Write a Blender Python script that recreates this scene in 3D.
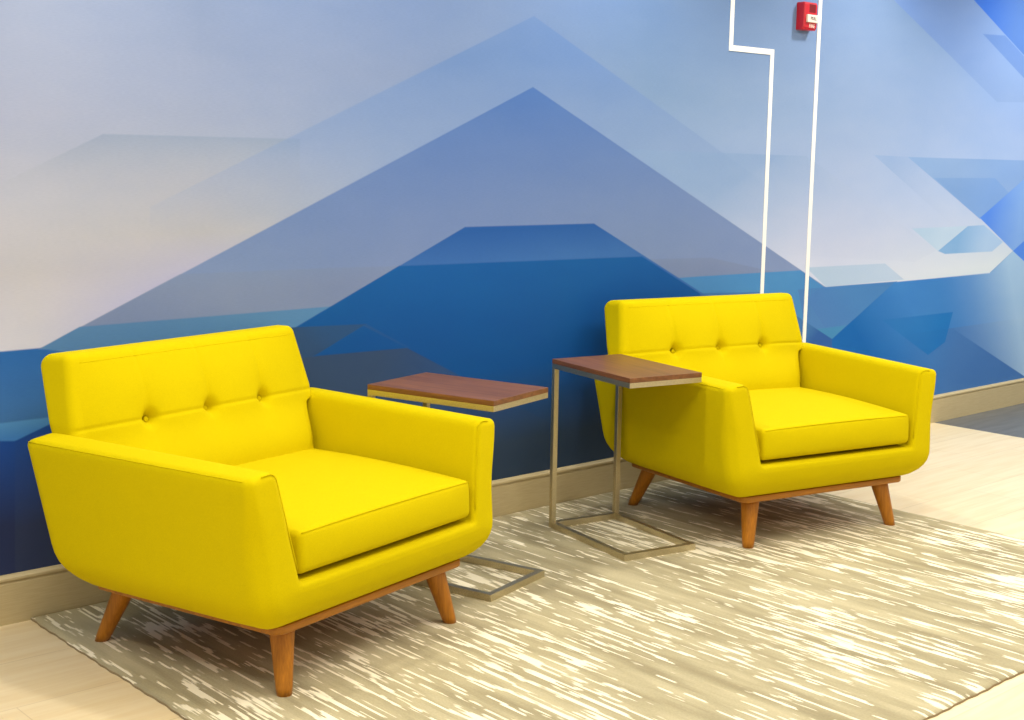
import bpy, bmesh, math, random
from mathutils import Vector, Matrix

S = bpy.context.scene
C = S.collection
for o in list(bpy.data.objects):
    bpy.data.objects.remove(o)

# ------------------------------------------------------------------ camera
cam_d = bpy.data.cameras.new('camera')
cam_d.lens = 47.541
cam_d.sensor_width = 36.0
cam_d.sensor_fit = 'HORIZONTAL'
cam_d.clip_end = 60
cam = bpy.data.objects.new('camera', cam_d)
C.objects.link(cam)
R_ = Vector((0.74447, -0.66746, 0.01615)).normalized()
F_ = Vector((0.662, 0.7348, -0.14777)).normalized()
U_ = R_.cross(F_).normalized()
R_ = F_.cross(U_).normalized()
cam.matrix_world = Matrix(((R_.x, U_.x, -F_.x, 0.0), (R_.y, U_.y, -F_.y, -3.76315), (R_.z, U_.z, -F_.z, 1.34448), (0, 0, 0, 1)))
S.camera = cam

# ------------------------------------------------------------------ light
S.view_settings.view_transform = 'Standard'
S.view_settings.look = 'None'
S.view_settings.gamma = 1.0
S.view_settings.use_curve_mapping = False
S.view_settings.exposure = 0.0

world = bpy.data.worlds.new('room_ambient')
S.world = world
world.use_nodes = True
bg = world.node_tree.nodes['Background']
bg.inputs[0].default_value = (1.0, 0.96, 0.90, 1)
bg.inputs[1].default_value = 0.43

CEIL = 2.75

def downlight_or_fill(x, y, power, size=0.075, angle=150, blend=0.8, col=(1.0, 0.95, 0.86)):
    l = bpy.data.lights.new('downlight_or_fill', 'SPOT')
    l.energy = power
    l.color = col
    l.shadow_soft_size = size
    l.spot_size = math.radians(angle)
    l.spot_blend = blend
    o = bpy.data.objects.new('downlight_or_fill', l)
    o.location = (x, y, CEIL - 0.06)
    C.objects.link(o)

def ceiling_fill(x, y, sx, sy, power, col=(1.0, 0.95, 0.86)):  # unseen soft fill added below the ceiling, farther into the room
    l = bpy.data.lights.new('ceiling_fill_light', 'AREA')
    l.shape = 'RECTANGLE'
    l.size, l.size_y = sx, sy
    l.energy = power
    l.color = col
    o = bpy.data.objects.new('ceiling_fill_light', l)
    o.location = (x, y, CEIL - 0.04)
    C.objects.link(o)

for lx, pw in ((0.25, 24), (2.08, 66), (3.85, 56), (5.5, 56)):
    downlight_or_fill(lx, -0.62, pw)
downlight_or_fill(-0.1, -1.5, 42)  # extra lamp added to lift the left chair side and floor
for lx in (7.1, 8.5):
    downlight_or_fill(lx, -0.72, 62, col=(0.90, 0.95, 1.0))  # cool fill pair added to brighten the wall's right end
for lx in (0.6, 2.6, 4.6, 6.6):
    ceiling_fill(lx, -2.2, 1.2, 0.6, 27)
for lx in (1.6, 4.2):
    ceiling_fill(lx, -4.4, 1.2, 0.6, 20)

# ------------------------------------------------------------------ materials
def lin(c):
    out = []
    for v in c:
        v = v / 255.0
        out.append(v / 12.92 if v <= 0.04045 else ((v + 0.055) / 1.055) ** 2.4)
    return (out[0], out[1], out[2], 1.0)

class NT:
    def __init__(s, name):
        s.m = bpy.data.materials.new(name)
        s.m.use_nodes = True
        s.t = s.m.node_tree
        s.b = s.t.nodes['Principled BSDF']
    def n(s, kind, **kw):
        nd = s.t.nodes.new(kind)
        for k, v in kw.items():
            setattr(nd, k, v)
        return nd
    def l(s, a, b):
        s.t.links.new(a, b)
    def val(s, sock, v):
        if hasattr(v, 'is_linked') or isinstance(v, bpy.types.NodeSocket):
            s.l(v, sock)
        else:
            sock.default_value = v
    def math(s, op, a, b=None, c=None, clamp=False):
        nd = s.n('ShaderNodeMath', operation=op, use_clamp=clamp)
        s.val(nd.inputs[0], a)
        if b is not None: s.val(nd.inputs[1], b)
        if c is not None: s.val(nd.inputs[2], c)
        return nd.outputs[0]
    def dot(s, a, v):
        nd = s.n('ShaderNodeVectorMath', operation='DOT_PRODUCT')
        s.l(a, nd.inputs[0]); nd.inputs[1].default_value = v
        return nd.outputs['Value']
    def mix(s, f, a, b, blend='MIX'):
        nd = s.n('ShaderNodeMix', data_type='RGBA', blend_type=blend)
        s.val(nd.inputs[0], f); s.val(nd.inputs[6], a); s.val(nd.inputs[7], b)
        return nd.outputs[2]
    def ramp(s, f, stops, interp='LINEAR'):
        nd = s.n('ShaderNodeValToRGB')
        s.l(f, nd.inputs[0])
        cr = nd.color_ramp; cr.interpolation = interp
        while len(cr.elements) > 1: cr.elements.remove(cr.elements[-1])
        cr.elements[0].position = stops[0][0]; cr.elements[0].color = stops[0][1]
        for p, c in stops[1:]:
            e = cr.elements.new(p); e.color = c
        return nd.outputs[0]
    def noise(s, vec, scale, detail=2.0, rough=0.5, out=0):
        nd = s.n('ShaderNodeTexNoise')
        s.l(vec, nd.inputs['Vector'])
        nd.inputs['Scale'].default_value = scale
        nd.inputs['Detail'].default_value = detail
        nd.inputs['Roughness'].default_value = rough
        return nd.outputs[out]
    def coord(s, scale=(1, 1, 1)):
        tc = s.n('ShaderNodeTexCoord')
        mp = s.n('ShaderNodeMapping')
        s.l(tc.outputs['Object'], mp.inputs[0])
        mp.inputs['Scale'].default_value = scale
        return mp.outputs[0]
    def bump(s, h, strength, dist):
        nd = s.n('ShaderNodeBump')
        nd.inputs['Strength'].default_value = strength
        nd.inputs['Distance'].default_value = dist
        s.l(h, nd.inputs['Height'])
        s.l(nd.outputs[0], s.b.inputs['Normal'])
    def base(s, c, rough=0.5, metal=0.0, spec=0.5):
        s.val(s.b.inputs['Base Color'], c)
        s.b.inputs['Roughness'].default_value = rough
        s.b.inputs['Metallic'].default_value = metal
        s.b.inputs['Specular IOR Level'].default_value = spec

def plain(name, c, rough=0.5, metal=0.0, spec=0.5):
    t = NT(name); t.base(lin(c), rough, metal, spec); return t.m

# yellow upholstery: fine woven fabric
t = NT('yellow_fabric')
v = t.coord((1, 1, 1))
w1 = t.noise(t.coord((900, 900, 240)), 1.0, 1.0)
w2 = t.noise(t.coord((300, 300, 1100)), 1.0, 1.0)
weave = t.math('ADD', w1, w2)
big = t.noise(v, 26.0, 4.0, 0.6)
f = t.math('MULTIPLY_ADD', weave, 0.6, t.math('MULTIPLY_ADD', big, 0.15, -0.175), clamp=True)
t.base(t.ramp(f, [(0.25, lin((202, 182, 0))), (0.75, lin((217, 197, 0)))]), 0.9, 0.0, 0.08)
t.b.inputs['Sheen Weight'].default_value = 0.0
t.bump(weave, 0.12, 0.001)
FABRIC = t.m

def wood(name, a, b, axis, rough, spec=0.4):
    t = NT(name)
    sc = [46, 46, 46]; sc[axis] = 3.0
    g = t.noise(t.coord(tuple(sc)), 1.0, 5.0, 0.6)
    sc2 = [230, 230, 230]; sc2[axis] = 9.0
    g2 = t.noise(t.coord(tuple(sc2)), 1.0, 2.0, 0.5)
    f = t.math('MULTIPLY_ADD', g2, 0.35, t.math('MULTIPLY', g, 0.65))
    t.base(t.ramp(f, [(0.33, lin(a)), (0.66, lin(b))]), rough, 0.0, spec)
    t.bump(g2, 0.08, 0.0006)
    return t.m

LEG_WOOD = wood('amber_oak', (152, 92, 12), (196, 126, 26), 2, 0.42)
PLINTH_WOOD = wood('amber_oak_rail', (150, 94, 14), (190, 124, 28), 0, 0.42)
WALNUT = wood('walnut_veneer', (96, 58, 32), (140, 92, 54), 1, 0.36)

t = NT('brushed_steel')
g = t.noise(t.coord((420, 420, 420)), 1.0, 2.0)
t.base(t.ramp(g, [(0.3, lin((190, 178, 146))), (0.7, lin((216, 205, 172)))]), 0.46, 1.0)
t.bump(g, 0.03, 0.0004)
STEEL = t.m

WHITE = plain('white_paint', (252, 252, 250), 0.5)
RED = plain('red_plastic', (196, 30, 48), 0.32)
DARKRED = plain('dark_red_plastic', (120, 14, 26), 0.3)
IVORY = plain('white_handle', (240, 232, 222), 0.4)
INK = plain('dark_ink', (60, 50, 55), 0.6)

t = NT('taupe_baseboard')
g = t.noise(t.coord((3, 3, 60)), 6.0, 3.0)
t.base(t.ramp(g, [(0.3, lin((196, 178, 136))), (0.7, lin((206, 190, 148)))]), 0.5, 0.0, 0.3)
BASEB = t.m

# floor: pale rectangular tiles with a faint grain
t = NT('cream_tile')
br = t.n('ShaderNodeTexBrick')
t.l(t.coord((1, 1, 1)), br.inputs['Vector'])
br.inputs['Scale'].default_value = 1.0
br.inputs['Brick Width'].default_value = 0.61
br.inputs['Row Height'].default_value = 0.305
br.inputs['Mortar Size'].default_value = 0.002
br.inputs['Mortar Smooth'].default_value = 0.4
br.inputs['Bias'].default_value = 0.0
br.inputs['Color1'].default_value = lin((248, 231, 194))
br.inputs['Color2'].default_value = lin((242, 224, 186))
br.inputs['Mortar'].default_value = lin((226, 207, 170))
g = t.noise(t.coord((2.2, 26, 1)), 1.0, 5.0, 0.6)
gc = t.ramp(g, [(0.35, lin((240, 230, 210))), (0.6, (1, 1, 1, 1))])
t.base(t.mix(0.55, br.outputs[0], gc, 'MULTIPLY'), 0.38, 0.0, 0.4)
FLOOR = t.m

t = NT('dark_tile')
g = t.noise(t.coord((4, 30, 1)), 1.0, 4.0)
t.base(t.ramp(g, [(0.3, lin((98, 99, 98))), (0.7, lin((116, 117, 115)))]), 0.45)
DARKFLOOR = t.m

# rug: dashes of ivory running away from the wall over greige
t = NT('striped_rug')
tc = t.n('ShaderNodeTexCoord')
sp = t.n('ShaderNodeSeparateXYZ'); t.l(tc.outputs['Object'], sp.inputs[0])
def woven(pitch, jit, kx, ky, detail):
    """noise sampled per yarn, every yarn shifted along its length, so that dashes end in steps"""
    colm = t.math('FLOOR', t.math('MULTIPLY', sp.outputs[0], 1 / pitch))
    wn = t.n('ShaderNodeTexWhiteNoise', noise_dimensions='1D'); t.l(colm, wn.inputs['W'])
    y = t.math('MULTIPLY_ADD', wn.outputs['Value'], jit, sp.outputs[1])
    cb = t.n('ShaderNodeCombineXYZ')
    t.l(t.math('MULTIPLY', colm, pitch * kx), cb.inputs[0]); t.l(t.math('MULTIPLY', y, ky), cb.inputs[1])
    return t.noise(cb.outputs[0], 1.0, detail, 0.55)
s1 = woven(0.0075, 0.10, 48, 4.6, 2.0)
s2 = woven(0.005, 0.06, 90, 7.0, 1.0)
tone = woven(0.0075, 0.05, 14, 1.8, 3.0)
patch = t.noise(t.coord((2.4, 1.6, 1)), 1.0, 2.0, 0.55)
f = t.math('MULTIPLY_ADD', s1, 0.75, t.math('MULTIPLY', s2, 0.25))
f = t.math('MULTIPLY_ADD', t.math('SUBTRACT', patch, 0.5), 0.30, f)
fine = t.noise(t.coord((300, 120, 1)), 1.0, 2.0)
mask = t.math('MULTIPLY_ADD', f, 40.0, -40.0 * 0.545, clamp=True)
ground = t.ramp(tone, [(0.34, lin((156, 146, 116))), (0.66, lin((196, 186, 152)))])
col = t.mix(mask, ground, lin((248, 240, 214)))
col = t.mix(0.12, col, t.ramp(fine, [(0.3, (0.2, 0.2, 0.2, 1)), (0.7, (0.8, 0.8, 0.8, 1))]), 'OVERLAY')
t.base(col, 0.9, 0.0, 0.1)
t.bump(t.math('MULTIPLY_ADD', fine, 0.6, t.math('MULTIPLY', mask, 0.5)), 0.4, 0.003)
RUG = t.m
RUGEDGE = plain('rug_binding', (150, 132, 100), 0.9, 0, 0.1)

# the wall mural: layered flat and fading facets, in wall metres (x, z)
MURAL = [  # facet colours have the inverse of the rendered wall light baked in
    ([(1.3023, 1.1724), (1.775, 1.3941), (2.4505, 1.394), (2.4484, 1.1458), (1.3019, 1.1644)], (2.0896, 1.4015), (2.0857, 1.2069), (129.4, 149.4, 182.2), 0.8, (167.0, 171.4, 187.7), 0),
    ([(3.4716, 1.8634), (4.8507, 1.2656), (4.8667, 1.0356), (1.916, 1.1065), (1.9179, 1.1813)], (3.4756, 1.7048), (3.4898, 1.144), (100.8, 133.5, 189.8), 0.95, (128.5, 154.6, 202.0), 0),
    ([(3.5143, 1.3906), (5.1811, 1.375), (6.3537, 0.9065), (6.1505, 0.8519), (3.5236, 1.0376)], (4.9859, 1.3902), (5.1658, 0.9916), (126.5, 156.4, 202.1), 0.6, (174.1, 189.6, 220.5), 0.1),
    ([(-1.3, 0.8), (1.565, 0.7827), (2.5643, 0.7893), (2.5593, -0.3248), (-1.3, -0.1)], (1.4888, 0.766), (1.4822, 0.5965), (43.1, 102.7, 173.9), 1, (66.4, 118.2, 181.3), 1),
    ([(-1.3, 0.565), (1.5814, 0.5776), (1.7095, 0.5762), (1.7068, 0.4919), (-1.3, 0.49)], (1.4528, 0.5797), (1.451, 0.5336), (87.5, 151.2, 212.7), 1, (68.6, 132.8, 210.0), 1),
    ([(0.9, 0.66), (1.4822, 0.5208), (1.4966, 0.519), (1.4718, -0.1318), (0.9, -0.1)], (1.465, 0.5231), (1.4554, 0.278), (32.4, 78.5, 164.8), 1, (44.2, 56.1, 97.0), 1),
    ([(1.4822, 0.5208), (1.7739, 0.6236), (1.7496, -0.1997), (1.4571, -0.1282)], (1.4856, 0.535), (1.5165, 0.2674), (33.0, 78.2, 162.1), 1, (52.3, 63.2, 98.5), 1),
    ([(3.473, 1.6064), (5.4473, 0.7358), (3.86, 0.7367), (1.5649, 0.7798)], (3.4735, 1.5882), (3.4921, 0.8484), (73.2, 111.3, 178.7), 1, (123.3, 143.5, 187.5), 1),
    ([(2.0263, 0.9812), (2.5651, 0.971), (4.3958, 0.9582), (5.1177, 0.8275), (3.8596, 0.7488), (1.6253, 0.8071)], (2.6876, 0.9863), (2.6875, 0.9181), (117.5, 136.0, 174.7), 0.5, (119.2, 135.6, 174.3), 0.8),
    ([(1.7655, 0.871), (3.1308, 0.8638), (4.4013, 0.856), (5.2223, 0.8623), (5.3638, 0.7688), (6.054, 0.4573), (6.0872, 0.1426), (3.6508, 0.3055), (1.5649, 0.7813)], (1.9091, 0.8343), (4.8099, 0.8237), (85.0, 130.1, 178.2), 1, (72.8, 135.9, 195.3), 1),
    ([(3.1511, 1.0949), (3.8132, 1.0943), (4.8974, 0.5928), (4.9596, -0.3028), (2.2472, 0.1582), (2.255, 0.7052)], (3.42, 1.0779), (3.4225, 0.9653), (35.2, 88.0, 163.7), 1, (55.8, 105.1, 175.7), 1),
    ([(2.8534, 0.9659), (4.0971, 0.9541), (4.898, 0.5836), (4.9868, -0.6952), (2.2433, -0.1131), (2.255, 0.7052)], (3.2247, 0.9581), (3.2307, 0.6017), (12.9, 87.4, 161.2), 1, (5.3, 76.4, 145.6), 1),
    ([(2.3684, 0.7831), (2.7126, 0.7722), (2.5037, 0.6807), (2.3668, 0.6344)], (2.5642, 0.7555), (2.5237, 0.6976), (43.7, 80.5, 126.2), 0.9, (46.4, 75.6, 114.9), 0.9),
    ([(2.7126, 0.7722), (3.2322, 0.5076), (2.8902, 0.6745), (2.5077, 0.6804)], (2.7295, 0.7502), (2.9487, 0.6265), (40.4, 84.9, 142.7), 0.7, (41.0, 89.8, 153.4), 0.2),
    ([(2.0748, 0.6619), (2.5116, 0.6784), (2.8902, 0.6745), (4.1248, 0.0555), (4.1542, -0.6077), (2.0588, -0.1407)], (2.7723, 0.656), (3.4358, 0.39), (50.7, 73.1, 106.5), 0.95, (52.6, 74.5, 117.3), 0.3),
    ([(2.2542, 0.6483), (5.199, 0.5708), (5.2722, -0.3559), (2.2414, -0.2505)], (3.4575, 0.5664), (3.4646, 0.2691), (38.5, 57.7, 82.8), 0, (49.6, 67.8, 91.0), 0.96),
    ([(5.2338, 0.7191), (5.3642, 0.764), (5.9948, 0.7596), (5.4589, 0.5083)], (5.5883, 0.7282), (5.4881, 0.5498), (71.2, 129.1, 195.3), 1, (67.6, 122.0, 191.8), 1),
    ([(5.1685, 0.7624), (5.9948, 0.7596), (5.4589, 0.5083), (5.2269, 0.6113)], (5.5874, 0.738), (5.4069, 0.5461), (71.2, 126.2, 188.7), 0.75, (74.7, 122.1, 185.6), 0.8),
    ([(5.3012, 0.5658), (5.5696, 0.566), (5.4589, 0.5083)], (5.4069, 0.5461), (5.4741, 0.5217), (65.7, 133.6, 185.6), 1, (65.9, 133.9, 186.1), 1),
    ([(5.4589, 0.5083), (5.538, -0.4011), (4.5276, -0.2293), (4.4706, 0.7839), (4.8854, 0.766)], (5.2602, 0.5854), (5.3205, 0.5238), (58.5, 104.3, 162.9), 0.7, (44.2, 89.6, 161.0), 0.95),
    ([(5.9768, 0.7579), (7.2458, 0.7613), (7.461, -0.7279), (5.538, -0.4011), (5.4589, 0.5083)], (6.0257, 0.7251), (5.7517, 0.4407), (61.9, 129.6, 203.1), 1, (15.3, 98.1, 176.9), 1),
    ([(6.9129, 0.7646), (7.1504, 0.8747), (8.7787, 1.6089), (9.2477, -0.7515), (7.1048, -0.6673)], (6.0257, 0.7251), (5.7517, 0.4407), (61.9, 129.6, 203.1), 1, (15.3, 98.1, 176.9), 1),
    ([(5.4615, 0.479), (9.0005, 0.4926), (9.3053, -1.0413), (5.538, -0.4011)], (6.054, 0.4573), (6.5626, 0.2332), (59.2, 108.4, 176.2), 0, (71.6, 121.5, 187.6), 0.9),
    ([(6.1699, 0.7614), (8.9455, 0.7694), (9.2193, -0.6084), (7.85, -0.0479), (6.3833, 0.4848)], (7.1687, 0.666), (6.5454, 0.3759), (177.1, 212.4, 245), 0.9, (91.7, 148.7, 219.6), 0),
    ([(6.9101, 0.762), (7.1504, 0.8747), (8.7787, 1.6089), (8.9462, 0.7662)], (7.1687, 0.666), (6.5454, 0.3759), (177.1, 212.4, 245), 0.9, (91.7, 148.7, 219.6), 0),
    ([(5.8793, 0.5719), (6.5523, 0.5694), (6.4908, 0.4126), (6.3298, 0.3564)], (5.9525, 0.5568), (6.3945, 0.3882), (26.8, 112.7, 186.6), 0.4, (3.9, 113.9, 193.1), 0.75),
    ([(5.7287, 1.3869), (6.0466, 1.3813), (7.1504, 0.8747), (6.8464, 0.8631)], (5.8686, 1.3742), (6.6202, 1.0041), (141.8, 170.8, 217.9), 0.8, (193.8, 208.7, 238.0), 0),
    ([(6.0285, 1.381), (7.4553, 1.3763), (6.7678, 1.0598)], (6.5252, 1.3613), (6.7615, 1.1081), (138.7, 172.4, 221.0), 0.95, (137.6, 175.3, 230.4), 0.9),
    ([(6.2817, 1.2777), (6.8972, 1.2791), (7.0603, 1.1975), (6.7678, 1.0598)], (6.5368, 1.2679), (6.7629, 1.0974), (125.4, 163.8, 219.5), 0.85, (128.4, 169.7, 230.9), 0.85),
    ([(6.7671, 1.0652), (8.7082, 1.9638), (9.1026, -0.021), (7.1504, 0.8747)], (6.8516, 1.0637), (7.1948, 1.0355), (87.7, 143.9, 245), 1, (136.2, 180.6, 245), 1),
    ([(7.1504, 0.8747), (8.7787, 1.6089), (9.1026, -0.021)], (7.2175, 0.8781), (7.2485, 0.8996), (85.5, 144.3, 245), 1, (85.5, 144.1, 245), 1),
    ([(6.1039, 1.0236), (6.6482, 1.0247), (6.3641, 0.901)], (6.1793, 1.0143), (6.3806, 0.9265), (171.1, 201.5, 232.0), 0.9, (186.9, 212.3, 239.1), 0.9),
    ([(6.6482, 1.0247), (6.8142, 1.0266), (7.0319, 0.9284), (6.919, 0.8797), (6.4347, 0.8829), (6.3641, 0.901)], (6.572, 0.9841), (6.8413, 0.9013), (128.1, 177.1, 228.0), 0.95, (164.4, 202.3, 244.6), 0.8),
    ([(5.2223, 0.8623), (5.8774, 0.8551), (6.0579, 0.7667), (5.3884, 0.7628)], (5.3758, 0.8157), (5.928, 0.7954), (165.2, 191.5, 222.5), 0.85, (174.7, 199.1, 230.8), 0.85),
    ([(5.2275, 2.3793), (8.5469, 2.7758), (8.7518, 1.7445), (6.8635, 1.6834)], (6.16, 2.0092), (6.9776, 1.7092), (114.0, 147.7, 209.4), 0.95, (142.3, 170.1, 216.0), 0.8),
    ([(5.966, 2.4488), (8.5514, 2.7529), (8.8635, 1.1821)], (6.6737, 2.1689), (7.0084, 2.1027), (59.7, 117.5, 221.5), 1, (92.6, 133.9, 204.6), 1),
    ([(6.6721, 2.0261), (6.9, 2.0345), (8.8635, 1.1821), (8.8889, 1.0543)], (6.7768, 2.0129), (7.0616, 1.8838), (102.5, 140.5, 204.9), 0.85, (110.6, 145.8, 207.0), 0.85),
]
t = NT('blue_mural')
tc = t.n('ShaderNodeTexCoord')
sep = t.n('ShaderNodeSeparateXYZ'); t.l(tc.outputs['Object'], sep.inputs[0])
X, Z = sep.outputs[0], sep.outputs[2]
comb = t.n('ShaderNodeCombineXYZ'); t.l(X, comb.inputs[0]); comb.inputs[1].default_value = 1.0; t.l(Z, comb.inputs[2])
PV = comb.outputs[0]
def zramp(stops):
    f = t.math('MULTIPLY_ADD', Z, 1 / 1.6, -0.7 / 1.6, clamp=True)
    return t.ramp(f, [((z - 0.7) / 1.6, lin(c)) for z, c in stops])
column_0 = zramp([(0.78, (204.2, 205.4, 221.1)), (1.0, (183.1, 183.8, 195.4)), (1.2, (173.1, 178.9, 199.2)), (1.42, (157.9, 168.1, 198.7)), (1.72, (152.7, 166.9, 200.9))])  # background columns also carry the inverse wall lighting in their colours
column_1 = zramp([(0.78, (164.4, 169.0, 245)), (1.1, (171.2, 174.6, 190.2)), (1.35, (152.0, 163.6, 194.0)), (1.55, (138.6, 153.9, 189.8)), (1.82, (119.1, 137.7, 174.7))])
column_2 = zramp([(0.9, (161.7, 176.9, 205.9)), (1.15, (145.5, 165.3, 200.6)), (1.35, (133.1, 155.2, 197.0)), (1.62, (124.4, 145.2, 187.7)), (1.88, (119.4, 145.4, 195.7))])
column_3 = zramp([(0.8, (207.2, 212.1, 235.1)), (1.0, (172.7, 186.9, 222.6)), (1.25, (136.3, 162.3, 209.2)), (1.6, (117.4, 146.2, 188.7)), (1.95, (101.7, 132.6, 181.5))])
column_4 = zramp([(0.78, (200.5, 209.9, 236.1)), (0.96, (186.3, 197.7, 229.3)), (1.2, (164.9, 184.3, 223.0)), (1.55, (143.5, 168.0, 209.4)), (2.05, (119.8, 147.7, 191.6))])
column_5 = zramp([(0.8, (224.2, 235.6, 245)), (1.0, (201.4, 217.2, 245)), (1.3, (173.1, 198.4, 240.7)), (1.6, (155.9, 182.3, 226.9)), (2.2, (127.5, 164.0, 215.3))])
def xs(a, b):
    return t.math('MULTIPLY_ADD', X, 1 / (b - a), -a / (b - a), clamp=True)
cur = column_0
cur = t.mix(xs(1.55, 2.1), cur, column_1)
cur = t.mix(xs(2.1, 2.9), cur, column_2)
cur = t.mix(xs(2.9, 4.1), cur, column_3)
cur = t.mix(xs(4.1, 5.5), cur, column_4)
cur = t.mix(xs(5.5, 7.0), cur, column_5)
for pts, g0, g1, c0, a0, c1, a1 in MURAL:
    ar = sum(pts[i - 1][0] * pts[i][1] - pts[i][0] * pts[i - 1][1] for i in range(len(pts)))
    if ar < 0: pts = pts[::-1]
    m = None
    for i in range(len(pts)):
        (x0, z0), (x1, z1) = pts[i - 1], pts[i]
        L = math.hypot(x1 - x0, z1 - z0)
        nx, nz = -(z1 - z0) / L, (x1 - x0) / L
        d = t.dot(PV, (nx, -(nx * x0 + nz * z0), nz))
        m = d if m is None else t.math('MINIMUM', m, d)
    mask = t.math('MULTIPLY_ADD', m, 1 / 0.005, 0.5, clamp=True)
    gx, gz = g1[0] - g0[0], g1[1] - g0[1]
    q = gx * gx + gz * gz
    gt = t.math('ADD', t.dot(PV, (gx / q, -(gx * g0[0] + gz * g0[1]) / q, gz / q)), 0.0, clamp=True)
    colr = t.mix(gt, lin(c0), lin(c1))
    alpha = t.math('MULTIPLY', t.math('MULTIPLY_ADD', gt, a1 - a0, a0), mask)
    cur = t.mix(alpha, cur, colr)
blot = t.noise(t.coord((1.6, 1, 4.0)), 1.6, 3.0, 0.6)
cur = t.mix(0.10, cur, t.ramp(blot, [(0.3, lin((90, 130, 190))), (0.7, lin((225, 215, 230)))]), 'SOFT_LIGHT')
fib = t.noise(t.coord((60, 1, 420)), 1.0, 2.0)
cur = t.mix(0.10, cur, t.ramp(fib, [(0.3, (0.35, 0.35, 0.35, 1)), (0.7, (0.65, 0.65, 0.65, 1))]), 'OVERLAY')
t.base(cur, 0.6, 0.0, 0.2)
MURALM = t.m

# ------------------------------------------------------------------ mesh helpers
def link(name, bm, mat, parent=None, smooth=True):
    me = bpy.data.meshes.new(name)
    bmesh.ops.recalc_face_normals(bm, faces=bm.faces[:])
    bm.to_mesh(me); bm.free()
    for p in me.polygons: p.use_smooth = smooth
    me.materials.append(mat)
    o = bpy.data.objects.new(name, me)
    C.objects.link(o)
    if parent: o.parent = parent
    return o

def thing(name, label, cat, loc, rotz=0.0, group=None):
    o = bpy.data.objects.new(name, None)
    o.empty_display_size = 0.1
    C.objects.link(o)
    o.location = loc; o.rotation_euler = (0, 0, rotz)
    o['label'] = label; o['category'] = cat
    if group: o['group'] = group
    return o

def box(bm, lo, hi, bev=0.0, seg=2):
    r = bmesh.ops.create_cube(bm, size=1.0)
    vs = r['verts']
    for v in vs:
        v.co = Vector([lo[i] + (hi[i] - lo[i]) * (v.co[i] + 0.5) for i in range(3)])
    if bev > 0:
        es = list({e for v in vs for e in v.link_edges})
        bmesh.ops.bevel(bm, geom=es, offset=bev, segments=seg, profile=0.5, affect='EDGES')

def boxobj(name, lo, hi, mat, parent=None, bev=0.0, seg=2, smooth=False):
    bm = bmesh.new(); box(bm, lo, hi, bev, seg)
    return link(name, bm, mat, parent, smooth)

def fillet(poly, rad, inset=0.0, seg=6, sub=1):
    """CCW polygon -> inset by a distance, corners rounded, straight edges cut into sub[i] pieces."""
    n = len(poly)
    lines = []
    for i in range(n):
        a, b = Vector(poly[i]), Vector(poly[(i + 1) % n])
        d = (b - a).normalized(); nn = Vector((-d.y, d.x))
        lines.append((a + nn * inset, d))
    cor = []
    for i in range(n):
        p, d = lines[i - 1]; q, e = lines[i]
        den = d.x * e.y - d.y * e.x
        tt = ((q.x - p.x) * e.y - (q.y - p.y) * e.x) / den
        cor.append(p + d * tt)
    arcs = []
    for i in range(n):
        d1, d2 = lines[i - 1][1], lines[i][1]
        turn = math.atan2(d1.x * d2.y - d1.y * d2.x, d1.dot(d2))
        r = max(rad[i] - (inset if turn > 0 else -inset), 0.0015)
        tl = r * math.tan(abs(turn) / 2)
        a = cor[i] - d1 * tl; b = cor[i] + d2 * tl
        nn = Vector((-d1.y, d1.x)) * (1 if turn > 0 else -1)
        ctr = a + nn * r
        pts = []
        for k in range(seg + 1):
            an = turn * k / seg
            w = a - ctr
            pts.append(ctr + Vector((w.x * math.cos(an) - w.y * math.sin(an), w.x * math.sin(an) + w.y * math.cos(an))))
        arcs.append(pts)
    out = []; tags = []
    for i in range(n):
        out += arcs[i]; tags += [('c', i, 0)] * (seg + 1)
        k = sub[i] if isinstance(sub, (list, tuple)) else sub
        a, b = arcs[i][-1], arcs[(i + 1) % n][0]
        for j in range(1, k):
            out.append(a.lerp(b, j / k)); tags.append(('e', i, j / k))
    return out, tags

def loft(bm, rings, cap=True):
    vr = [[bm.verts.new(p) for p in r] for r in rings]
    n = len(vr[0])
    for a, b in zip(vr[:-1], vr[1:]):
        for i in range(n):
            bm.faces.new((a[i], a[(i + 1) % n], b[(i + 1) % n], b[i]))
    caps = []
    if cap:
        caps.append(bm.faces.new(vr[0])); caps.append(bm.faces.new(vr[-1][::-1]))
    return vr, caps

def tube(bm, pts, r, n=6, closed=False):
    rings = []
    m = len(pts)
    for i, p in enumerate(pts):
        p = Vector(p)
        a = Vector(pts[max(i - 1, 0)]); b = Vector(pts[min(i + 1, m - 1)])
        d = (b - a).normalized()
        up = Vector((0, 0, 1)) if abs(d.z) < 0.9 else Vector((1, 0, 0))
        x = d.cross(up).normalized(); y = x.cross(d).normalized()
        rings.append([p + (x * math.cos(2 * math.pi * k / n) + y * math.sin(2 * math.pi * k / n)) * r for k in range(n)])
    loft(bm, rings)

def cone_leg(bm, top, bot, rt, rb, n=20, rings=8):
    top, bot = Vector(top), Vector(bot)
    rr = []
    for i in range(rings + 1):
        f = i / rings
        p = top.lerp(bot, f)
        r = rt + (rb - rt) * (f ** 0.9)
        if i == rings: r -= 0.001
        rr.append([p + Vector((math.cos(2 * math.pi * k / n) * r, math.sin(2 * math.pi * k / n) * r, 0)) for k in range(n)])
    loft(bm, rr)

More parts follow.
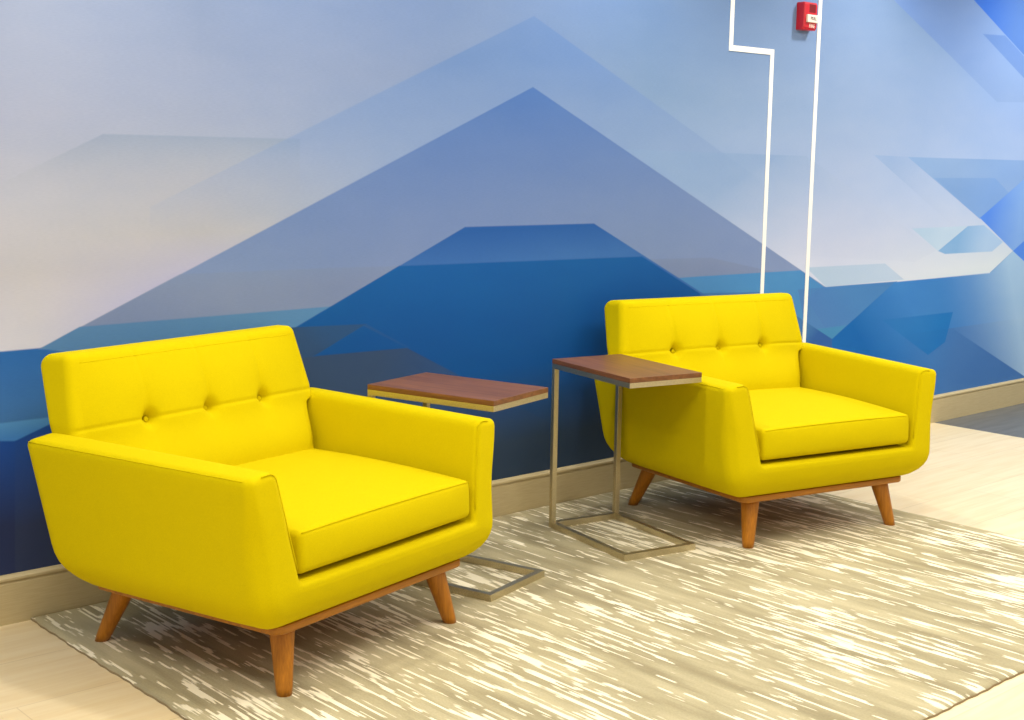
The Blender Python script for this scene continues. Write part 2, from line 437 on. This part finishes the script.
def pair_cap(bm, ring, tg, first, second, flip=False):
    """close a ring by a strip of quads between two of its runs; the short ends become small faces"""
    def run(ids):
        out = []
        for kind, i in ids:
            k = [j for j, g in enumerate(tg) if g[0] == kind and g[1] == i]
            out += k
        return out
    a, b = run(first), run(second)[::-1]
    n = len(ring)
    def between(p, q):
        ids = []
        p = (p + 1) % n
        while p != q: ids.append(p); p = (p + 1) % n
        return ids
    last = len(a) - 2
    for k in range(last + 1):
        ids = [a[k + 1], b[k + 1], b[k]] + (between(b[k], a[k]) if k == 0 else []) + [a[k]]
        if k == last: ids = [a[k + 1]] + between(a[k + 1], b[k + 1]) + ids[1:]
        bm.faces.new([ring[j] for j in ids])

def sstep(a, b, x):
    x = min(max((x - a) / (b - a), 0), 1)
    return x * x * (3 - 2 * x)

# ------------------------------------------------------------------ setting
WX0, WX1 = -1.2, 9.5
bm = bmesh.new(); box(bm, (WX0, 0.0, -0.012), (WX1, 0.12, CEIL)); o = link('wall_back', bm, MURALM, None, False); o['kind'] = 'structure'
bm = bmesh.new(); box(bm, (WX0, -6.5, -0.10), (6.405, 0.12, -0.012)); o = link('floor', bm, FLOOR, None, False); o['kind'] = 'structure'
bm = bmesh.new(); box(bm, (6.405, -6.5, -0.10), (WX1, 0.12, -0.012)); o = link('floor', bm, DARKFLOOR, None, False); o['kind'] = 'structure'
bm = bmesh.new(); box(bm, (WX0, -6.5, CEIL), (WX1, 0.12, CEIL + 0.1)); o = link('ceiling', bm, WHITE, None, False); o['kind'] = 'structure'
# baseboard: profile with a small cove lip along its top
bm = bmesh.new()
prof = [(0, -0.012), (-0.016, -0.012), (-0.016, 0.108), (-0.011, 0.1135), (-0.011, 0.1165), (-0.018, 0.1185), (-0.018, 0.125), (-0.012, 0.131), (0, 0.133)]
loft(bm, [[Vector((x, y, z)) for y, z in prof] for x in (WX0, WX1)])
o = link('baseboard_back', bm, BASEB, None, False); o['kind'] = 'structure'

# white lines on the wall
def strip(name, path, w):
    bm = bmesh.new()
    h = w / 2
    n = len(path)
    L, Rr = [], []
    for i in range(n):
        p = Vector(path[i])
        ds = []
        if i > 0: ds.append((p - Vector(path[i - 1])).normalized())
        if i < n - 1: ds.append((Vector(path[i + 1]) - p).normalized())
        nrm = [Vector((-d.y, d.x)) for d in ds]
        mit = sum(nrm, Vector((0, 0)))
        mit = mit / mit.length_squared * len(nrm) if len(nrm) == 2 else mit
        if len(nrm) == 2: mit = (nrm[0] + nrm[1]) / (1 + nrm[0].dot(nrm[1]))
        L.append(p + mit * h); Rr.append(p - mit * h)
    rings = []
    for a, b in zip(L, Rr):
        rings.append([Vector((a.x, 0.0, a.y)), Vector((a.x, -0.003, a.y)), Vector((b.x, -0.003, b.y)), Vector((b.x, 0.0, b.y))])
    loft(bm, rings)
    o = link(name, bm, WHITE, None, False)
    o['kind'] = 'structure'
strip('trim_1', [(4.612, CEIL), (4.612, 1.822), (4.897, 1.822), (4.897, 0.133)], 0.024)
strip('trim_2', [(5.232, CEIL), (5.232, 0.133)], 0.025)

# ------------------------------------------------------------------ armchairs
def lerp(a, b, f): return a + (b - a) * f
ZB, ZT = 0.185, 0.585
def y_front(z): return lerp(-0.419, -0.384, min(1, max(0, (z - 0.27) / (ZT - 0.27))))
def y_rear(z): return lerp(0.350, 0.422, (z - ZB) / (ZT - ZB))

def body_poly(f, zr):
    """U section of the tub at fraction f from front to rear; zr = height of its inside floor"""
    wt = lerp(0.500, 0.551, f); wi = lerp(0.406, 0.450, f)
    zo = lerp(0.586, 0.590, f); zi = lerp(0.596, 0.601, f)
    wr = lerp(0.352, 0.396, f); wb = WB + 0.034 * f
    wi2 = lerp(wr, wi, min(1, (zr - 0.31) / 0.29))
    return [(-wb, ZB), (wb, ZB), (wt, zo), (wi, zi), (wi2, zr), (-wi2, zr), (-wi, zi), (-wt, zo)]
WB = 0.472
ARM_RAD = [0.105, 0.105, 0.022, 0.028, 0.012, 0.012, 0.028, 0.022]
ARM_SUB = [10, 10, 2, 10, 10, 10, 2, 10]
def body_point(x, z, s, y0=0.0):
    """s: distance-like depth 0 front .. 1 rear"""
    return Vector((x, lerp(y_front(z), y_rear(z), s), z))

def make_body():
    bm = bmesh.new()
    rad, sub = ARM_RAD, ARM_SUB
    D = 0.76
    rf, rb = 0.018, 0.045
    st = [(0, 0.038, 0.31), (0, 0.033, 0.31), (0, 0.028, 0.31), (0, 0.023, 0.31)]
    for k in range(6):
        a = math.pi / 2 * k / 5
        st.append((rf * (1 - math.cos(a)) / D, rf * (1 - math.sin(a)), 0.31))
    for s in (0.034, 0.045, 0.058, 0.072, 0.09, 0.2, 0.35, 0.5, 0.65, 0.78, 0.88):
        st.append((s, 0, 0.31))
    for s in (0.89, 0.91, 0.93):
        st.append((s, 0, 0.572))
    for k in range(7):
        a = math.pi / 2 * k / 6
        st.append((1 - rb / D + rb * math.sin(a) / D, rb * (1 - math.cos(a)), 0.572))
    rings = []
    RR = 0.12
    for s, ins, zr in st:
        pts, tg = fillet(body_poly(s, zr), rad, ins, 6, sub)
        ring = []
        for p in pts:
            x, z = p.x, p.y
            v = body_point(x, z, s)
            # rounded lower rear and lower front corners in side view
            yr = y_rear(z)
            for sign, yend, R, RZ in ((1, yr, RR, RR), (-1, y_front(z), 0.090, 0.125)):
                a = (v.y - (yend - sign * R)) * sign / R
                b = (ZB + RZ - z) / RZ
                if a > 0 and b > 0:
                    a = min(a, 1); b = min(b, 1)
                    na = a * math.sqrt(1 - b * b / 2); nb = b * math.sqrt(1 - a * a / 2)
                    v.y = yend - sign * R + sign * na * R
                    v.z = ZB + RZ - nb * RZ
            # soft outer front corner in plan, tightening towards the arm top
            g = (z - ZB) / (ZT - ZB)
            xo = lerp(WB + 0.034 * s, lerp(0.500, 0.551, s), g)
            R = lerp(0.062, 0.020, sstep(0.5, 1.0, g))
            a = (abs(v.x) - (xo - R)) / R
            b = (y_front(z) + R - v.y) / R
            if a > 0 and b > 0:
                a = min(a, 1); b = min(b, 1)
                na = a * math.sqrt(1 - b * b / 2); nb = b * math.sqrt(1 - a * a / 2)
                v.x = math.copysign(xo - R + na * R, v.x)
                v.y = y_front(z) + R - nb * R
            ring.append(v)
        rings.append(ring)
    vr, caps = loft(bm, rings, False)
    for r in (vr[0], vr[-1]):
        pair_cap(bm, r, tg, [('c', 7), ('e', 7), ('c', 0), ('e', 0), ('c', 1), ('e', 1), ('c', 2)], [('c', 3), ('e', 3), ('c', 4), ('e', 4), ('c', 5), ('e', 5), ('c', 6)])
    return bm

def make_seat():
    bm = bmesh.new()
    poly = [(-0.406, 0.322), (0.30, 0.322), (0.30, 0.427), (-0.400, 0.432)]
    rad = [0.022, 0.02, 0.03, 0.014]
    W = 0.347
    r = 0.016
    st = []
    for k in range(6):
        a = math.pi / 2 * k / 5
        st.append((-W + r * (1 - math.cos(a)), r * (1 - math.sin(a))))
    mids = [(-W + r + (2 * W - 2 * r) * i / 24, 0) for i in range(1, 24)]
    st = st + mids + [(-x, i) for x, i in st[::-1]]
    rings = []
    for x, ins in st:
        pts, tg = fillet(poly, rad, ins, 5, [12, 4, 24, 4])
        ring = []
        for p in pts:
            y, z = p.x, p.y
            u = 1 - (x / W) ** 2
            vv = min(max((y + 0.40) / 0.64, 0), 1)
            crown = 0.018 * (u ** 0.7 if u > 0 else 0) * (math.sin(math.pi * min(vv * 0.82 + 0.06, 1)) ** 0.8)
            crown += 0.010 * math.sin(math.pi * min(vv * 0.8, 1)) ** 0.9
            zz = z + crown * sstep(0.37, 0.43, z)
            bul = -0.012 * max(u, 0) ** 0.5 * math.sin(math.pi * min(max((z - 0.322) / 0.11, 0), 1)) * sstep(-0.33, -0.40, y)
            ring.append(Vector((x * (1 + 0.105 * vv), y + bul, zz)))
        rings.append(ring)
    loft(bm, rings)
    return bm

BUT = [(-0.2177, 0.55), (0.0, 0.55), (0.2177, 0.55)]
FB, FT = Vector((0.248, 0.36)), Vector((0.3685, 0.806))
RT, RB = Vector((0.476, 0.800)), Vector((0.330, 0.42))
FD = (FT - FB).normalized(); FN = Vector((-FD.y, FD.x))      # outward (towards the sitter)
FL_ = (FT - FB).length
def tuft(x, s):
    d = 0.044 * max(0, 1 - abs(x / 0.42) ** 3) * math.sin(math.pi * min(max(s, 0), 1)) ** 0.8
    d += 0.032 * (1 - sstep(0.18, 0.50, s))
    for bx, bs in BUT:
        dx, ds = x - bx, (s - bs) * FL_
        rr = dx * dx + ds * ds
        d -= 0.030 * math.exp(-rr / (2 * 0.014 ** 2)) + 0.010 * math.exp(-rr / (2 * 0.05 ** 2))
        if s > bs:
            d -= 0.0045 * math.exp(-dx * dx / (2 * 0.0045 ** 2)) * (0.45 + 0.55 * math.exp(-(ds / 0.06)))
            d -= 0.008 * math.exp(-dx * dx / (2 * 0.012 ** 2)) * math.exp(-ds / 0.035)
        else:
            d -= 0.003 * math.exp(-dx * dx / (2 * 0.006 ** 2)) * math.exp(ds / 0.05)
    ds = (s - 0.552) * FL_
    d -= 0.0036 * math.exp(-ds * ds / (2 * 0.0035 ** 2))
    return d
def back_w(z):
    return lerp(0.390, 0.434, min(1, max(0, (z - 0.44) / 0.145))) + 0.021 * sstep(0.568, 0.584, z) - 0.025 * min(1, max(0, (z - 0.62) / 0.18))

def make_back():
    bm = bmesh.new()
    poly = [(FT.x, FT.y), (FB.x, FB.y), (RB.x, RB.y), (RT.x, RT.y)]
    rad = [0.026, 0.015, 0.02, 0.030]
    r = 0.019
    st = [(-1, 0.0, 0.034), (-1, 0.0, 0.029), (-1, 0.0, 0.024)]
    for k in range(7):
        a = math.pi / 2 * k / 6
        st.append((-1, r * (1 - math.cos(a)), r * (1 - math.sin(a))))
    N = 150
    full = st + [(-1 + 2 * i / N, 0, 0) for i in range(5, N - 4)] + [(1, a, b) for _, a, b in st[::-1]]
    rings = []
    for u, dx, ins in full:
        pts, tg = fillet(poly, rad, ins, 6, [96, 4, 96, 6])
        ring = []
        for p, tgk in zip(pts, tg):
            y, z = p.x, p.y
            v2 = Vector((y, z))
            rel = v2 - FB
            dist = rel.dot(FN); s = rel.dot(FD) / FL_
            w = back_w(z) + max(0, -dist) * lerp(0.30, 0.20, s) * sstep(0.568, 0.584, z)
            x = u * w + (dx if u < 0 else -dx)
            if dist > -0.03 and s > -0.1:
                wgt = sstep(-0.03, -0.004, dist) * (1 if ins < 1e-6 else max(0, 1 - ins / r))
                edge = sstep(0, 0.10, 1 - abs(x) / w)
                dd = tuft(x, s) * wgt
                low = 0.032 * (1 - sstep(0.18, 0.50, s)) * wgt
                if dd > low: dd = low + (dd - low) * edge
                v2 = v2 + FN * dd
            ring.append(Vector((x, v2.x, v2.y)))
        rings.append(ring)
    vr, _ = loft(bm, rings, False)
    for r_ in (vr[0], vr[-1]):
        pair_cap(bm, r_, tg, [('c', 0), ('e', 0), ('c', 1)], [('c', 2), ('e', 2), ('c', 3)])
    return bm

def make_plinth():
    bm = bmesh.new()
    poly = [(-0.382, -0.357), (0.382, -0.357), (0.412, 0.318), (-0.412, 0.318)]
    rings = []
    for z, ins in ((0.165, 0.004), (0.1665, 0.0015), (0.169, 0), (0.184, 0), (0.187, 0.003)):
        pts, _ = fillet(poly, [0.035] * 4, ins, 8, 1)
        rings.append([Vector((p.x, p.y, z)) for p in pts])
    loft(bm, rings)
    return bm

def piping(bm, pts, r=0.0017):
    tube(bm, pts, r, 6)

def make_armchair(loc, rot, label):
    t = thing('armchair', label, 'armchair', loc, rot, 'yellow tufted armchairs')
    body = link('upholstered_body', make_body(), FABRIC, t)
    for sx in (-1, 1):
        top = []
        for k in range(20):
            f = 0.03 + 0.93 * k / 19
            wt, zo = lerp(0.500, 0.551, f), lerp(0.586, 0.590, f)
            top.append(body_point(sx * (wt - 0.0062), zo - 0.0058, f))
        bm = bmesh.new(); piping(bm, top); link('arm_top_seam', bm, FABRIC, body)
        # seam framing the front panel: across the top edge and down the inner edge
        pts, tg = fillet(body_poly(0.005, 0.31), ARM_RAD, 0.004, 6, ARM_SUB)
        want = [p for p, g in zip(pts, tg) if g[1] == 3 or g[:2] == ('e', 2)]
        bm = bmesh.new(); piping(bm, [body_point(sx * p.x, p.y, 0.004) for p in want]); link('arm_front_seam', bm, FABRIC, body)
    seat = link('seat_cushion', make_seat(), FABRIC, t)
    bm = bmesh.new()
    pts = []
    for i in range(41):
        x = -0.338 + 0.676 * i / 40
        u = 1 - (x / 0.347) ** 2
        pts.append((x, -0.3985 - 0.002 * u, 0.4285 + 0.0045 * u))
    piping(bm, pts)
    link('seam_piping', bm, FABRIC, seat)
    back = link('backrest', make_back(), FABRIC, t)
    for bx, bs in BUT:
        bm = bmesh.new()
        bmesh.ops.create_uvsphere(bm, u_segments=16, v_segments=10, radius=1.0)
        q = FB + FD * (bs * FL_) + FN * (0.044 - 0.042)
        ang = math.atan2(FN.y, -FN.x)
        mat = Matrix.Translation((bx, q.x, q.y)) @ Matrix.Rotation(-ang, 4, 'X') @ Matrix.Diagonal((0.008, 0.004, 0.008, 1))
        bmesh.ops.transform(bm, matrix=mat, verts=bm.verts[:])
        link('tufting_button', bm, FABRIC, back)
    pts = []
    for i in range(61):
        x = lerp(-0.398, 0.398, i / 60)
        sv = 1 - 0.027 / FL_
        p = FB + FD * (sv * FL_) + FN * (tuft(x, sv) * sstep(0, 0.10, 1 - abs(x) / back_w(0.79)) - 0.0006)
        pts.append((x, p.x, p.y))
    bm = bmesh.new(); piping(bm, pts, 0.0016); link('backrest_top_seam', bm, FABRIC, back)
    link('wooden_plinth', make_plinth(), PLINTH_WOOD, t)
    for sx in (-1, 1):
        for (tx, ty, bx, by) in ((0.307, -0.297, 0.340, -0.3367), (0.330, 0.270, 0.368, 0.338)):
            bm = bmesh.new()
            cone_leg(bm, (sx * tx, ty, 0.168), (sx * bx, by, 0.0), 0.0345, 0.0205)
            link('leg', bm, LEG_WOOD, t)
    return t

make_armchair((2.0087, -0.5768, 0), 0.2275, 'yellow button-tufted armchair in the foreground, on the left end of the rug')
make_armchair((4.1260, -0.6373, 0), -0.2178, 'yellow button-tufted armchair farther back, under the white wall lines, with a table overlapping its arm')

# ------------------------------------------------------------------ side tables
def make_table(loc, rot, w, d, h, label):
    t = thing('side_table', label, 'side table', loc, rot, 'C-shaped side tables')
    wood_t, fr, leg = 0.0165, 0.0175, 0.019
    hw, hd = w / 2, d / 2
    boxobj('tabletop', (-hw, -hd, h - wood_t), (hw, hd, h), WALNUT, t, 0.0012, 2)
    zt, zb = h - wood_t, h - wood_t - fr
    bm = bmesh.new()
    def ring_frame(bm, z0, z1, bw, i=0.0):
        o = [(-hw + i, -hd + i), (hw - i, -hd + i), (hw - i, hd - i), (-hw + i, hd - i)]
        n = [(-hw + bw, -hd + bw), (hw - bw, -hd + bw), (hw - bw, hd - bw), (-hw + bw, hd - bw)]
        V = [[bm.verts.new((x, y, z)) for x, y in q] for z in (z0, z1) for q in (o, n)]
        ob, nb, ot, nt = V
        for k in range(4):
            j = (k + 1) % 4
            bm.faces.new((ob[k], ob[j], ot[j], ot[k])); bm.faces.new((nb[j], nb[k], nt[k], nt[j]))
            bm.faces.new((ot[k], ot[j], nt[j], nt[k])); bm.faces.new((ob[j], ob[k], nb[k], nb[j]))
    ring_frame(bm, zb, zt, 0.019, 0.0006)
    link('top_frame', bm, STEEL, t, False)
    bm = bmesh.new(); ring_frame(bm, 0.0, 0.022, 0.021)
    link('base_frame', bm, STEEL, t, False)
    for sx in (-1, 1):
        x0, x1 = (-hw, -hw + leg) if sx < 0 else (hw - leg, hw)
        boxobj('leg', (x0, hd - leg, 0.022), (x1, hd, zb), STEEL, t, 0.0008, 1)

make_table((2.7140, -0.4950, 0), 0.262, 0.312, 0.485, 0.6245, 'walnut-topped steel side table partly hidden behind the right arm of the foreground armchair')
make_table((3.4505, -0.5290, 0), -0.200, 0.302, 0.485, 0.6275, 'walnut-topped steel side table standing free between the armchairs, its top over the far armchair')

# ------------------------------------------------------------------ rug
bm = bmesh.new()
rx0, rx1, ry0, ry1 = 1.500, 4.617, -2.10, -0.0175
NX, NY = 240, 160
random.seed(3)
def wob(a, b): return 0.0015 * math.sin(a * 7.1 + b) + 0.0014 * math.sin(a * 31.3 + 2 * b) + 0.0012 * math.sin(a * 97.0 + b)
top = []
for j in range(NY + 1):
    row = []
    for i in range(NX + 1):
        x = lerp(rx0, rx1, i / NX); y = lerp(ry0, ry1, j / NY)
        ex = min(i, NX - i); ey = min(j, NY - j)
        if i == 0: x += wob(y, 1)
        if i == NX: x += wob(y, 2)
        if j == 0: y += wob(x, 3)
        z = (-0.0055, -0.0015, 0.0)[min(ex, ey, 2)]
        row.append(bm.verts.new((x, y, z)))
    top.append(row)
for j in range(NY):
    for i in range(NX):
        bm.faces.new((top[j][i], top[j][i + 1], top[j + 1][i + 1], top[j + 1][i]))
loop = [top[0][i] for i in range(NX)] + [top[j][NX] for j in range(NY)] + [top[NY][i] for i in range(NX, 0, -1)] + [top[j][0] for j in range(NY, 0, -1)]
bot = [bm.verts.new((v.co.x, v.co.y, -0.012)) for v in loop]
nl = len(loop)
for k in range(nl):
    f = bm.faces.new((loop[k], bot[k], bot[(k + 1) % nl], loop[(k + 1) % nl])); f.material_index = 1
o = link('area_rug', bm, RUG, None)
o.data.materials.append(RUGEDGE)
o['label'] = 'grey-beige area rug with broken ivory streaks, under both armchairs and tables'
o['category'] = 'rug'

# ------------------------------------------------------------------ fire alarm
def text_mesh(name, s, size, loc, mat, parent):
    cu = bpy.data.curves.new(name, 'FONT')
    cu.body = s; cu.size = size; cu.extrude = 0.0006; cu.align_x = 'CENTER'; cu.align_y = 'CENTER'
    tmp = bpy.data.objects.new(name, cu); C.objects.link(tmp)
    dg = bpy.context.evaluated_depsgraph_get()
    me = bpy.data.meshes.new_from_object(tmp.evaluated_get(dg))
    bpy.data.objects.remove(tmp)
    me.transform(Matrix.Rotation(math.pi / 2, 4, 'X'))
    me.materials.clear(); me.materials.append(mat)
    o = bpy.data.objects.new(name, me); C.objects.link(o)
    o.parent = parent; o.location = loc
    return o

al = thing('fire_alarm_pull_station', 'red fire alarm pull station high on the wall beside the right white line', 'fire alarm', (5.110, 0, 1.990))
AW, AH, AD = 0.049, 0.060, 0.042
bm = bmesh.new()
prof = [(0.0, -AH), (-AD * 0.86, -AH), (-AD, -AH + 0.012), (-AD, AH - 0.010), (-AD * 0.86, AH), (0.0, AH)]
rings = []
for x, i in ((-AW, 0.004), (-AW + 0.004, 0.0), (AW - 0.004, 0.0), (AW, 0.004)):
    rings.append([Vector((x, min(y + i, 0.0) if y < -0.001 else y, z - (i if z > 0 else -i))) for y, z in prof])
loft(bm, rings)
link('housing', bm, RED, al, False)
boxobj('recess_panel', (-0.012, -AD - 0.001, 0.016), (0.034, -AD + 0.004, 0.052), DARKRED, al, 0.001, 1)
h = boxobj('pull_handle', (-0.034, -AD - 0.010, -0.028), (0.047, -AD + 0.002, 0.006), IVORY, al, 0.003, 2)
text_mesh('lettering', 'PULL', 0.020, (0.008, -AD - 0.0106, -0.011), INK, h)
text_mesh('lettering', 'FIRE', 0.024, (0.010, -AD - 0.0006, -0.043), IVORY, al)
